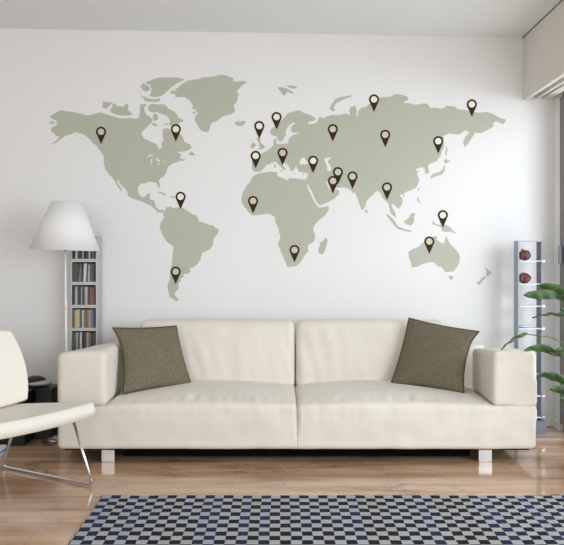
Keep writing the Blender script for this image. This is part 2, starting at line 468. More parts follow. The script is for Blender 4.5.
bx('under_shade_frame', M['shade_lining'], sofa, -.95, 1.12, 5.24, 5.80, .014, .073, bev=.002)  # black box added under the sofa to block light and darken the floor
bx('shade_lining', M['shade_lining'], sofa, -1.27, 1.445, 5.145, 5.90, .072, .0795, bev=.001)  # black underside sheet added so the gap below the sofa looks more shaded
for x in (-1.057, 1.152):
    for y in (5.15, 5.83):
        bx('leg', M['steel'], sofa, x, x+.076, y, y+.03, 0, .079, bev=.002)

# ------------------------------------------------------------------ throw pillows
def pillow(label, TL, TR, BR, BL, T, outer):
    TL, TR, BR, BL = map(Vector, (TL, TR, BR, BL)); N = 26
    def pos(a, b, s):
        k = 1-(.045*(1-b*b)); l = 1-(.045*(1-a*a)); a2, b2 = a*k, b*l
        if a*outer > 0: a2 -= outer*.13*max(0, 1-abs((b-.35)/.65)**2.5 if b > .35 else 1-((.35-b)/1.35)**2)*abs(a)**3
        u, v = (a2+1)/2, (b2+1)/2
        p = (BL*(1-u)+BR*u)*(1-v) + (TL*(1-u)+TR*u)*v
        nrm = ((BR-BL+TR-TL).cross(TL-BL+TR-BR)).normalized()
        t = max(0, (1-a*a)*(1-b*b))**.55
        w = .004*noise.noise(p*14)*t
        return p + nrm*(s*T*t + w)
    bm = nb(); cache = {}
    def V(i, j, s):
        edge = i in (0, N) or j in (0, N); key = (i, j, 0 if edge else s)
        if key not in cache:
            e = lambda t: (2*t-1)*.6+.4*math.sin((2*t-1)*math.pi/2)
            cache[key] = bm.verts.new(pos(e(i/N), e(j/N), 0 if edge else s))
        return cache[key]
    for s in (-1, 1):
        for i in range(N):
            for j in range(N): bm.faces.new((V(i, j, s), V(i+1, j, s), V(i+1, j+1, s), V(i, j+1, s)))
    c = (BL+BR)/2
    r = thing('throw_pillow', c, label, 'cushion', 'tweed throw pillows on the sofa')
    finish('pillow_cover', bm, M['tweed'], r, smooth=True)
    loop = []
    for k in range(4*N):
        q, t = divmod(k, N); t = 2*t/N-1
        a, b = ((t, -1), (1, t), (-t, 1), (-1, -t))[q]
        loop.append(pos(a, b, 0))
    finish('piping', tube(nb(), loop, .0042, 6, True), M['piping'], r, smooth=True)
pillow('brown tweed throw pillow leaning in the corner beside the left arm of the sofa',
       (-1.06, 5.50, .752), (-.688, 5.72, .742), (-.585, 5.66, .374), (-.972, 5.36, .362), .062, -1)
pillow('brown tweed throw pillow tilted against the right arm of the sofa',
       (.826, 5.73, .792), (1.235, 5.50, .728), (1.112, 5.38, .362), (.70, 5.66, .374), .062, 1)

# ------------------------------------------------------------------ lounge chair
U = Vector((.85, -.52, 0)).normalized(); Wd = Vector((.52, .85, 0)).normalized()
CC = Vector((-1.412, 4.50, 0))
def cp(u, w, z): return CC + U*u + Wd*w + Vector((0, 0, z))
chair = thing('lounge_chair', tuple(CC), 'ivory leather lounge chair on bent chrome wire legs in front of the sofa arm', 'chair')
def seat_fn(a, b):
    u = .31*a; w = .355*b
    z = .370 + .034*a + .008*b*b
    p = cp(u, w, z); n = (Vector((0, 0, 1)) - U*.11).normalized(); return p, n
finish('seat', slab(seat_fn, .076, 36, .16), M['leather'], chair, smooth=True)
def back_fn(a, b):
    w = .33*a*(1-.02*b)+.050; z = .596 + .214*b
    u = -.325 - .07*b + .05*a*a
    n = (U + Vector((0, 0, .35))).normalized(); return cp(u, w, z), n
finish('backrest', slab(back_fn, .034, 30, .45), M['leather'], chair, smooth=True)
for sgn in (-1, 1):
    w0 = .30*sgn
    pts = [cp(.22, w0*.85, .356), cp(.285, w0*1.1, .012), cp(-.42, w0*1.15, .012), cp(-.20, w0*.85, .33)]
    if sgn < 0: pass
    finish('leg', tube(nb(), fillet(pts, .035), .0075, 10), M['chrome'], chair, smooth=True)
for u in (.18, -.20):
    finish('crossbar', tube(nb(), [cp(u, -.225, .348+u*.05), cp(u, .225, .348+u*.05)], .008, 10), M['chrome'], chair, smooth=True)
for w0 in (-.08, .08):
    finish('bracket', tube(nb(), fillet([cp(-.12, w0, .335), cp(-.30, w0, .335), cp(-.365, w0, .46)], .03), .009, 8), M['chrome'], chair, smooth=True)

# ------------------------------------------------------------------ floor lamp
LX, LY = -1.410, 5.72
lamp = thing('floor_lamp', (LX, LY, 0), 'slim white floor lamp with a wide white cone shade behind the sofa arm', 'lamp')
finish('base', lathe(nb(), [(.002, 0), (.112, 0), (.115, .006), (.11, .014), (.02, .02), (.010, .03)], LX, LY), M['trimw'], lamp, smooth=True)
finish('pole', tube(nb(), [(LX+.014, LY, .02), (LX+.006, LY, .7), (LX, LY, 1.25)], .0065, 12), M['trimw'], lamp, smooth=True)
finish('switch', tube(nb(), [(LX+.005, LY, .85), (LX+.0045, LY, .90)], .0095, 12), M['cream'], lamp, smooth=True)
finish('socket', lathe(nb(), [(.008, 1.228), (.014, 1.232), (.016, 1.30), (.01, 1.31)], LX, LY), M['black'], lamp, smooth=True)
finish('bulb', lathe(nb(), [(.002, 1.395), (.02, 1.39), (.03, 1.37), (.03, 1.35), (.02, 1.325), (.012, 1.31)][::-1], LX, LY), M['cream'], lamp, smooth=True)
def shade():
    bm = nb(); lathe(bm, [(.225, 1.238), (.0985, 1.548), (.0960, 1.548), (.2225, 1.238), (.225, 1.238)], LX, LY, 64, False)
    bmesh.ops.remove_doubles(bm, verts=bm.verts, dist=1e-5)
    rot = Matrix.Rotation(R(2.4), 4, 'Y'); c = Vector((LX, LY, 1.26))
    for v in bm.verts: v.co = c + rot @ (v.co-c)
    return bm
finish('lamp_shade', shade(), M['shade'], lamp, smooth=True)
bm = nb()
for k in range(3):
    a = R(30+120*k); tube(bm, [(LX, LY, 1.305), (LX+.19*math.cos(a), LY+.19*math.sin(a), 1.31)], .002, 6)
finish('shade_spider', bm, M['steel'], lamp)

# ------------------------------------------------------------------ CD tower and CDs
TX0, TX1, TY0, TY1 = -1.440, -1.257, 5.985, 6.135
rack = thing('media_tower', (-1.344, 6.06, 0), 'tall narrow grey metal CD tower against the wall behind the floor lamp', 'shelf')
bx('side_panel', M['cdframe'], rack, TX0, TX0+.010, TY0, TY1, 0, 1.325)
bx('side_panel', M['cdframe'], rack, TX1-.010, TX1, TY0, TY1, 0, 1.325)
bx('back_panel', M['cdback'], rack, TX0+.010, TX1-.010, TY1-.008, TY1, .02, 1.32)
SZ = [1.172-.1565*i for i in range(8)]
for z in SZ: bx('shelf', M['cdframe'], rack, TX0+.010, TX1-.010, TY0+.003, TY1-.008, z-.022, z, bev=.001)
bx('top_panel', M['cdback'], rack, TX0+.010, TX1-.010, TY0+.05, TY1-.008, 1.316, 1.324, bev=.001)
cdc = {'charcoal': (74, 74, 76), 'dark grey': (98, 98, 100), 'light grey': (178, 178, 180), 'white': (214, 214, 212),
       'black': (44, 44, 48), 'brown': (128, 96, 82), 'rust brown': (140, 98, 84), 'pale yellow': (204, 194, 150),
       'tan': (158, 138, 112), 'blue grey': (122, 132, 146), 'slate blue': (100, 108, 122), 'olive grey': (118, 116, 96)}
cdm = {k: simple('case_'+k.replace(' ', '_'), hexc(*v), .35, nscale=120, dv=.25, bump=0) for k, v in cdc.items()}
rows = [('the top shelf behind the lampshade', 'charcoal,black,white,charcoal,black,light grey,black,charcoal,white,black,dark grey'),
        ('the shelf just below the lampshade', 'charcoal,dark grey,charcoal,light grey,dark grey,charcoal,white,charcoal,light grey,dark grey,charcoal'),
        ('third shelf from the top', 'black,light grey,charcoal,charcoal,white,charcoal,light grey,white,charcoal,rust brown,brown'),
        ('fourth shelf from the top', 'brown,pale yellow,pale yellow,dark grey,white,tan,brown,tan,light grey,blue grey,slate blue'),
        ('the shelf just above the sofa arm', 'dark grey,slate blue,light grey,charcoal,white,black,charcoal,light grey,olive grey,black,olive grey')]
ords = ['first', 'second', 'third', 'fourth', 'fifth', 'sixth', 'seventh', 'eighth', 'ninth', 'tenth', 'eleventh']
rnd = random.Random(3)
for ri, (rn, cols) in enumerate(rows):
    cols = cols.split(','); x = TX0+.0108; room = (TX1-.0108)-x
    ws = [rnd.choice([.0105, .0105, .0145, .02]) for _ in cols]; f = (room-.010)/sum(ws); ws = [w*f for w in ws]
    lean = ri == 1
    for k, (c, w) in enumerate(zip(cols, ws)):
        h = .124 + rnd.uniform(-.004, .003); dy = rnd.uniform(0, .010)
        bm = box(nb(), 0, w-.0008, TY0+.012+dy, TY1-.0085, 0, h, bev=.0008)
        sh = .04*(k in (3, 5, 6, 7)) if lean else 0
        for v in bm.verts: v.co.x += x + sh*v.co.z*1.0; v.co.z += SZ[ri]
        o = finish('cd_case', bm, cdm[c], None, origin=(x+w/2, 6.06, SZ[ri]))
        tag(o, f'{c} CD case, {ords[k]} from left on {rn}', 'CD case', 'CD cases in the grey tower')
        b2 = nb(); box(b2, x+w*.25+sh*h*.5, x+w*.75+sh*h*.5, TY0+.0112+dy, TY0+.0125+dy, SZ[ri]+h*.25, SZ[ri]+h*.85)
        x += w

# ------------------------------------------------------------------ low table, speaker, stereo, magazines, cable at the far left
lt = thing('low_cabinet', (-1.87, 5.72, 0), 'low dark wood cabinet behind the lounge chair', 'cabinet')
bx('body', M['darkwood'], lt, -2.12, -1.625, 5.56, 5.90, 0, .312)
bx('cabinet_top', M['darkwood'], lt, -2.13, -1.618, 5.55, 5.91, .312, .331)
for k in range(2): bx('door', M['darkwood'], lt, -2.115+.245*k, -1.875+.245*k, 5.548, 5.56, .02, .305)
sp = thing('loudspeaker', (-1.545, 5.84, 0), 'black box loudspeaker on the floor between low cabinet and lamp', 'loudspeaker')
bx('speaker_box', M['black'], sp, -1.612, -1.497, 5.73, 5.93, 0.0, .331, bev=.004)
bx('grille', M['black'], sp, -1.604, -1.505, 5.722, 5.732, .015, .32, bev=.002)
st = thing('portable_stereo', (-1.63, 5.83, .331), 'rounded silver and black portable stereo on top of the loudspeaker', 'stereo')
def ell(cx, cy, cz, rx, ry, rz, seg=28, a0=-90, a1=90):
    bm = nb(); lathe(bm, [(max(.002, math.cos(R(t))), math.sin(R(t))) for t in [a0+(a1-a0)*i/14 for i in range(15)]], 0, 0, seg)
    for v in bm.verts: v.co = Vector((cx+v.co.x*rx, cy+v.co.y*ry, cz+v.co.z*rz))
    return bm
finish('body', ell(-1.615, 5.83, .355, .090, .075, .025), M['silver'], st, smooth=True)
finish('lid', ell(-1.635, 5.83, .362, .078, .066, .040, a0=0), M['black'], st, smooth=True)
for k, (mt, lb, dx, rz) in enumerate((('paper', 'white magazine, bottom of the small stack on the floor left of the chair legs', 0, .05), ('blue', 'blue magazine in the middle of the floor stack behind the chair leg', -.008, -.06), ('paper', 'white magazine, topmost of the stack on the floor behind the chair leg', .006, .02))):
    bm = box(nb(), -.115, .115, -.145, .145, 0, .017, bev=.002); rot = Matrix.Rotation(rz, 4, 'Z')
    z0 = .0005+k*.0175
    for v in bm.verts: v.co = rot @ v.co + Vector((-1.80+dx, 5.22, z0))
    tag(finish('magazine', bm, M[mt], None, origin=(-1.80+dx, 5.22, z0)), lb, 'magazine', 'magazines stacked on the floor')
pts = []
for i in range(90):
    t = i/89*math.pi*5; r = .055+.012*math.sin(t*1.7)
    pts.append((-1.47+r*math.cos(t)*1.0, 5.60+r*math.sin(t)*.9, .006+.003*i/30+.005*(1+math.sin(t*2.3))))
tag(finish('power_cable', tube(nb(), pts, .004, 6), M['cable'], None, origin=(-1.47, 5.60, 0), smooth=True), 'loose coil of brown cable on the floor by the loudspeaker', 'cable')

# ------------------------------------------------------------------ display tower on the right
dt = thing('display_tower', (1.65, 5.97, 0), 'slim blue-grey open display tower with glass shelves beside the sofa', 'shelf')
DX0, DX1 = 1.553, 1.742
def pxx(px, Y): return (px-282)*Y/880
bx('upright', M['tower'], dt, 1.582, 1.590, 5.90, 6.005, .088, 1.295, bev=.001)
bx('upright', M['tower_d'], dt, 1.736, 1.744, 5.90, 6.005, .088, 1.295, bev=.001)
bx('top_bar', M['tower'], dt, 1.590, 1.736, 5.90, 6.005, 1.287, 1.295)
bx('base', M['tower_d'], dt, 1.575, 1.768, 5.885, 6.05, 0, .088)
dzs = [1.161, 1.007, .859, .708, .556, .402, .256, .112]
for z in dzs: bx('shelf_clip', M['steel'], dt, 1.744, 1.764, 5.90, 5.96, z-.009, z+.003, bev=.001)
for z in dzs: finish('shelf', box(nb(), 1.590, 1.736, 5.893, 6.003, z-.005, z, bev=.001), M['shelfglass'], dt)
bx('side_peg', M['steel'], dt, 1.572, 1.582, 5.94, 5.955, 1.0, 1.01)
def rock(seed):
    bm = nb(); bmesh.ops.create_icosphere(bm, subdivisions=4, radius=1)
    for v in bm.verts:
        n = noise.noise(v.co*1.6+Vector((seed, 0, 0)))*.16 + noise.noise(v.co*4+Vector((seed, 3, 0)))*.06
        a = math.atan2(v.co.y, v.co.x); lob = .07*math.cos(5*a)*(1-abs(v.co.z))
        v.co *= 1+n+lob
    return bm
for i, (z, x, lb, sx, sz) in enumerate(((1.161, 1.640, 'dark red-brown knobbly ball on the top shelf of the display tower', .043, .034),
                                (1.007, 1.636, 'dark red-brown knobbly ball on the second shelf of the display tower', .041, .034))):
    bm = rock(i*7.3); zmin = min(v.co.z for v in bm.verts)
    for v in bm.verts: v.co = Vector((x+v.co.x*sx, 5.95+v.co.y*sx, z+(v.co.z-zmin)*sz))
    o = finish('ornament', bm, M['red'], None, origin=(x, 5.95, z), smooth=True); tag(o, lb, 'ornament', 'red-brown ornaments on the display tower')
    finish('ornament_knob', tube(nb(), [(x-.012, 5.955, z+.064), (x-.018, 5.95, z+.078)], [.008, .005], 8), M['red'], o, smooth=True) if i == 0 else None
    if i == 0:
        k = o.children[0]
# small glass dish on the fourth shelf
tag(finish('glass_dish', lathe(nb(), [(.012, .7085), (.032, .712), (.046, .722), (.044, .722), (.03, .715), (.002, .7125)], 1.638, 5.965), M['shelfglass'], None, origin=(1.638, 5.965, .708), smooth=True),
    'shallow pale glass dish on the fourth shelf of the display tower', 'dish')

# ------------------------------------------------------------------ plant on the right
plant = thing('potted_plant', (1.735, 5.0, 0), 'leafy green rubber plant reaching in at the right beside the sofa arm', 'plant')
finish('pot', lathe(nb(), [(.002, 0), (.085, 0), (.12, .22), (.128, .22), (.128, .25), (.116, .25), (.112, .215)], 1.735, 5.0, 40, False), M['pot'], plant, smooth=True)
finish('soil', lathe(nb(), [(.002, .222), (.111, .218)], 1.735, 5.0, 30), M['soil'], plant)
finish('stem', tube(nb(), [(1.735, 5.0, .2), (1.74, 5.01, .45), (1.73, 5.0, .7), (1.745, 5.02, .95), (1.74, 5.0, 1.12)], [.013, .011, .010, .008, .005], 8), M['stem'], plant, smooth=True)
def P(px, py, Y): return Vector(((px-282)*Y/880, Y, EYE-(py-240)*Y/880))
def leaf(base, tip, width, droop=.0, roll=0.0, stem_from=None, tipw=.5, arch=.0):
    """blade from base to tip: folded along the midrib, thickened, arching up by arch"""
    base, tip = Vector(base), Vector(tip); N, K = 16, 6
    ax = (tip-base); L = ax.length; ax.normalize()
    side = ax.cross(Vector((0, 0, 1))).normalized(); side = Matrix.Rotation(roll, 3, ax) @ side; up = side.cross(ax).normalized()
    bm = nb(); g = {}
    for i in range(N+1):
        t = i/N; wd = width*.60*(math.sin(math.pi*t**(.5+.5*tipw))**.75 if 0 < t < 1 else 0) + .0008
        c = base + ax*L*t + up*(arch*math.sin(math.pi*t)) + Vector((0, 0, -droop*t*t))
        for k in range(K+1):
            s = 2*k/K-1
            p = c + side*(wd*s) + up*(abs(s)**1.3*wd*.35 + .003*math.sin(t*19+s*2))
            for q in (0, 1): g[i, k, q] = bm.verts.new(p + up*(.0011*(1 if q else -1)))
    for i in range(N):
        for k in range(K):
            for q in (0, 1): bm.faces.new((g[i, k, q], g[i+1, k, q], g[i+1, k+1, q], g[i, k+1, q]))
    for i in range(N):
        for k in (0, K): bm.faces.new((g[i, k, 0], g[i+1, k, 0], g[i+1, k, 1], g[i, k, 1]))
    for k in range(K):
        for i in (0, N): bm.faces.new((g[i, k, 0], g[i, k+1, 0], g[i, k+1, 1], g[i, k, 1]))
    lf = finish('leaf', bm, M['leaf'], plant, smooth=True)
    if stem_from is not None:
        s = Vector(stem_from); mid = (s+base)/2 + Vector((0, 0, .015))
        finish('leaf_stalk', tube(nb(), [s, mid, base + ax*.004], .0028, 6), M['stem'], lf, smooth=True)
r90 = R(60)
leaf(P(558, 296, 4.98), P(523, 295, 4.90), .055, 0, R(62), P(590, 300, 5.0), arch=.0)
leaf(P(572, 303, 5.05), P(537, 285, 5.12), .080, 0, R(58), P(592, 310, 5.0), arch=.015)
leaf(P(566, 317, 4.95), P(532, 318, 4.93), .045, 0, R(18), P(590, 330, 5.0), arch=.012)
leaf(P(529, 334, 4.86), P(501, 350, 4.80), .045, 0, R(35), P(568, 345, 4.95), arch=.010)
leaf(P(556, 353, 4.95), P(523, 351, 4.90), .052, 0, R(48), P(590, 352, 5.0), arch=.022)
leaf(P(577, 353, 5.0), P(548, 353, 4.95), .060, 0, R(60), P(591, 358, 5.0))
leaf(P(570, 384, 4.98), P(537, 374, 4.93), .050, 0, R(50), P(591, 392, 5.0), arch=.01)
leaf(P(578, 392, 4.95), P(549, 389, 4.90), .055, 0, R(60), P(591, 398, 5.0))
leaf(P(588, 402, 4.95), P(559, 399, 4.90), .045, 0, R(60), P(591, 412, 5.0))
leaf(P(588, 312, 5.05), P(560, 309, 5.0), .060, 0, R(70), P(592, 320, 5.0))
leaf(P(590, 285, 5.05), P(575, 255, 5.15), .075, 0, R(60), P(592, 300, 5.0), arch=.02)
leaf(P(600, 290, 4.8), P(622, 262, 4.65), .075, 0, R(20), P(592, 300, 5.0), arch=.02)
leaf(P(600, 350, 4.8), P(628, 340, 4.60), .075, 0, R(20), P(592, 360, 5.0), arch=.02)

# ------------------------------------------------------------------ world map decal
K = YW/880
def wp(p): return ((p[0]-282)*K, EYE-(p[1]-240)*K)
def prism(bm, loops, y0, y1):
    """flat piece of vinyl: loops of (x,z), first outer then holes"""
    pts = [[Vector((x, z, 0)) for x, z in lp] for lp in loops]
    flat = [p for lp in pts for p in lp]
    tris = tessellate_polygon(pts)
    f = [bm.verts.new((p.x, y0, p.y)) for p in flat]; b = [bm.verts.new((p.x, y1, p.y)) for p in flat]
    for t in tris:
        try: bm.faces.new([f[i] for i in t])
        except ValueError: pass
        try: bm.faces.new([b[i] for i in reversed(t)])
        except ValueError: pass
    o = 0
    for lp in pts:
        n = len(lp)
        for i in range(n):
            j = (i+1) % n
            try: bm.faces.new((f[o+i], f[o+j], b[o+j], b[o+i]))
            except ValueError: pass
        o += n
    return bm
rc = random.Random(11)
def coast(loop, amp=.28):
    out = []
    n = len(loop)
    for i in range(n):
        a, b = loop[i], loop[(i+1) % n]; out.append(a)
        L = math.hypot(b[0]-a[0], b[1]-a[1])
        m = int(L/2.6)
        for k in range(1, m):
            t = k/m; d = rc.uniform(-amp, amp)
            out.append((a[0]+(b[0]-a[0])*t-(b[1]-a[1])/L*d, a[1]+(b[1]-a[1])*t+(b[0]-a[0])/L*d))
    return out
def D(s):
    v = [float(q) for q in s.replace(';', ' ').replace(',', ' ').split()]
    return list(zip(v[::2], v[1::2]))
LANDS = []
NA = D('''49.5,116.7 57.8,111.6 61.7,109.7 63.6,110.7 75.8,112.5 87.4,115.5 96.4,113.3 100.2,112.5 105.4,114.2 112,116.2 117.7,117.8 124.1,118.5 129,117.8 135.7,118.5 139.2,118
140.2,112.4 139.8,108 140.2,104 146.6,103.6 145.5,106 144,108.5 145,112 146.6,115 149.8,116.9 152,118.6 152.4,120.5 151.7,122.7 148,126 145.3,129 141.5,133 142.3,136 144,138.3 150.4,141.6 156.8,144.1 158.1,148 160.7,149.3 162,146.7 161.3,144.1 163.9,140.3 162.6,136.4 162.7,133 162.3,129.4
168.5,128.3 171,130.8 175,133 180.1,133.5 183,137.5 184.4,141.6 187.8,143.3 190.9,145.4 191.5,148 189,149.9 185,151.2 177.4,151.6 179.3,153.1 181.2,155 180,157.6 183.2,159.5 186,158.2 183.8,160.9 178.7,160.8 177,162.4 173.5,163.1 168.4,166.6 167,170 165.8,173.7 160.7,178.2 158.8,180.7 159.6,183.6 160,186.5 159.1,188.4 157.5,185.2 156.2,182.7 153,182.4 149.1,181.4 146.6,182.9 141.4,183.3 138.2,186.5 138.2,191.6 140.1,196.1 144,197.4 146.2,195.4 147,193.8 150.8,193.4 150,196.5
150,199.3 154.4,200.6 155,203.4 155.7,207 159.5,210.3 163.2,209.6 163.8,211.6 162.2,213.6 160.9,212.4 158,212.6 155,209.3 150.4,205.2 145.4,203.1 140,200.8 134.8,199.4 131,197.8 128.4,196.1 127.1,191.6 122.6,186.5 120,183 118.1,180.1 116.4,180.2 118.6,184.4 121.4,188.6 122.2,191.2 121.2,191.2 117.4,186 114.3,180.7 111.7,176.9 109,174 105.9,169.8 103.7,163.4 104,155.7 102.4,154.6 101,151.4 98.2,148.6 96.4,145.6 93.6,143.6 91.9,142.4 90.6,139.8 88.7,138.6 86,135.8 82.2,134 78,132.6 74.5,132.2 71.6,134.3 68.8,134.7 66.2,135.4 62.6,138 59.1,140 55.6,142.9 51.4,144.4 54.6,141.6 58,139 60.2,136.8 56.6,136 54.2,133.6 51.4,131.5 50.8,128.9 52.6,127 55.9,125.7 57.2,123.2 55.9,120 52.6,119''')
NAH = [D('146,157 150.5,154.2 153.6,156.5 150.4,156.2'), D('151,159 152.4,158.6 152.2,161 152,165 150.8,163'), D('155,157.6 158,159 160,160.2 159.4,162.3 157.6,161 156.5,160'), D('156.8,164.8 160,162.8 159,164.8'), D('162,161.8 165.5,161 165.3,162.2'),
       D('124,124.6 127,123.4 127.4,124.4 125,125.4')][:5]
LANDS.append(('north_america', [NA]+NAH))
LANDS.append(('aleutian_island', [D('48.9,122.5 52.7,121.2 55.3,122.5 51.4,124.4')]))
LANDS.append(('banks_island', [D('102.8,101.3 108,102.4 113,102.6 110.6,104.6 109.2,106.4 106,109 103.8,108 102.2,107 103,104')]))
LANDS.append(('victoria_island', [D('112,104.6 114.5,103.2 116.6,105.8 120,106.4 124,106.5 125.6,103.8 127.6,103.6 128.4,106 128,110 130.6,112.2 133,114.4 129,115.3 124,115.6 120,115.6 115,114.4 110.8,112.4 110,109.4 112.6,107.6')]))
LANDS.append(('ellesmere_island', [D('145.6,82.4 149.6,80.6 155.7,78.4 160,77.4 167.2,77.3 178.8,77.8 184.4,79.4 181,81.4 177.5,82.7 172.4,86.6 167.2,91 164.6,94 162,95.5 157,97.1 153,97 149.3,95.8 151.4,93.4 150.9,91 152,89 149.8,86.2 151,84.6 148,84.6')]))
LANDS.append(('axel_heiberg_island', [D('140.3,86.6 143.5,82.9 146,85 149,86.7 150.3,90.2 145.4,91.6 142.4,89.4')]))
LANDS.append(('devon_island', [D('138.6,95.2 144.1,96.4 146.7,98.2 153,99.2 159.5,98.2 160.4,100.4 157,102 150,101.8 145.4,101.2 143.4,99.4 144,97.8')]))
LANDS.append(('baffin_island', [D('149.3,105.2 153.1,103.9 158,104.6 164.7,104.5 168.5,108.4 175,112.2 177,115 178.2,117.4 183.7,120 182.6,122.3 179.6,122 179.4,124 176.8,126.8 173,126.2 168.5,124.4 170.4,121.4 169.2,119.3 167.2,116 162.1,114.2 157.6,112.2 151.8,112.4 148.6,110.3 147.6,107.6')]))
LANDS.append(('southampton_island', [D('153,114.4 155.6,113.4 158.4,116 157.6,120 154.4,121 152.8,119')]))
LANDS.append(('coats_island', [D('151.8,123.2 154.4,123 158.9,126.2 155,126 152.5,125.2')]))
LANDS.append(('mansel_island', [D('163,124.6 167.6,123.2 168.4,124.4 166,125.4')]))
LANDS.append(('greenland', [D('''169.8,91.7 173,90.4 177,91 175,88.6 179.4,87.6 178,86.6 183,83.6 187.8,80.8 192,79.9 197.8,79.6 200,78.4 203,77.4 212,76.4 218.4,75.1 226.1,75.4 230,77 234.4,78.7 232.6,80.5 236.4,81.9 243.4,80.7 247,82 244.4,84 241.5,86 237,90.5 237.2,92.6 239.6,94.6 236.6,95.9 237.9,97.6 237.4,100 236.4,102.8 234.4,104.6 233.8,107.2 235.3,109.8 234.4,111.6 233.2,113 227.4,115 221,117.5 218.4,120 212,122.7 210.6,125 210,127.2 208.1,132.9 206.6,131.4 204.9,132.3 201,130.4 197.4,125 194.6,119.4 195.3,116.2 197.8,113.7 195.9,109.8 192,108.5 193,106 192,104 188.9,99.5 184.6,97 180,97.2 175,96.8 175.6,94.6 172,93.6''')]))
LANDS.append(('disko_island', [D('192.6,112.8 194.4,110.8 196.2,112 194.8,114.2')]))
LANDS.append(('iceland', [D('234.6,123.2 236.4,121.4 240,121.4 244.4,120.8 245.6,123 243,125.4 239,126 236,125.2')]))
LANDS.append(('cuba', [D('156.2,192 162,191.9 167,194.9 165.8,195.5 160.7,193.3')]))
LANDS.append(('hispaniola', [D('169,196.9 172,196 175.4,196.8 173,198')]))
LANDS.append(('newfoundland', [D('191.5,151.4 193.4,153 195.4,155.6 191.5,155.4 188.3,154.2')]))
LANDS.append(('south_america', [D('''164.3,211.2 166.4,207.5 170.8,206.4 172.6,208.4 175.2,207.5 182.6,207.5 186,210.2 188.4,211.8 193,214.6 196.5,215.3 198.7,219.2 198.7,221.6 204.6,222.9 209,225 212.7,225.1 218.8,229.5 217.8,233.9 213.4,239 213,243 212.7,245.6 209,250 202.4,253 201,257 200.2,260.3 194.3,266.9 191.2,267.6 189.8,268.6 190.8,271 188.5,273.5 183.4,274.2 183.9,276.7 180.4,278.7 181,280.6 178.9,282.5 178.3,285.7 179.3,287.7 175.9,291.5 174.4,294.1 176.3,296.9 179.5,300 176.3,301.1 172,298.6 169.3,296.7 168.6,291.5 167.3,286.4 169.3,281.2 169.9,274.8 171.2,267.1 172.5,258.1 173.8,247.8 171.2,244.6 165.4,240.1 162.8,235 159.8,228 160.6,222.9 164.2,217 163.2,213.6''')]))
LANDS.append(('great_britain', [D('256.9,137.4 259.5,137 260.5,138.5 260.3,141.7 262.6,144.4 265,146.4 263.8,148.8 258,149.6 260,146.8 258.9,145 259.5,142.6 257,140.4')]))
LANDS.append(('ireland', [D('253.5,142.2 256,144.4 254.3,147.8 250.5,148.4 251.2,144.6')]))
LANDS.append(('svalbard_west', [D('277,87 281,87.4 286.3,88 289.6,90.4 294,92.9 291,93.8 287.6,91.4 286.2,93.4 284.1,96 281.4,93')]))
LANDS.append(('svalbard_east', [D('286.3,85.7 292,85.6 297.6,86.5 294.8,88.7 290.5,88.4')]))
LANDS.append(('novaya_zemlya', [D('351.4,95.2 345.7,96.4 339.3,97.1 334.8,99.7 331.6,104.4 329.4,108.3 331.6,110.8 335.4,111.2 333.7,107.6 336.1,103.3 343.1,99.5 350.8,97')]))
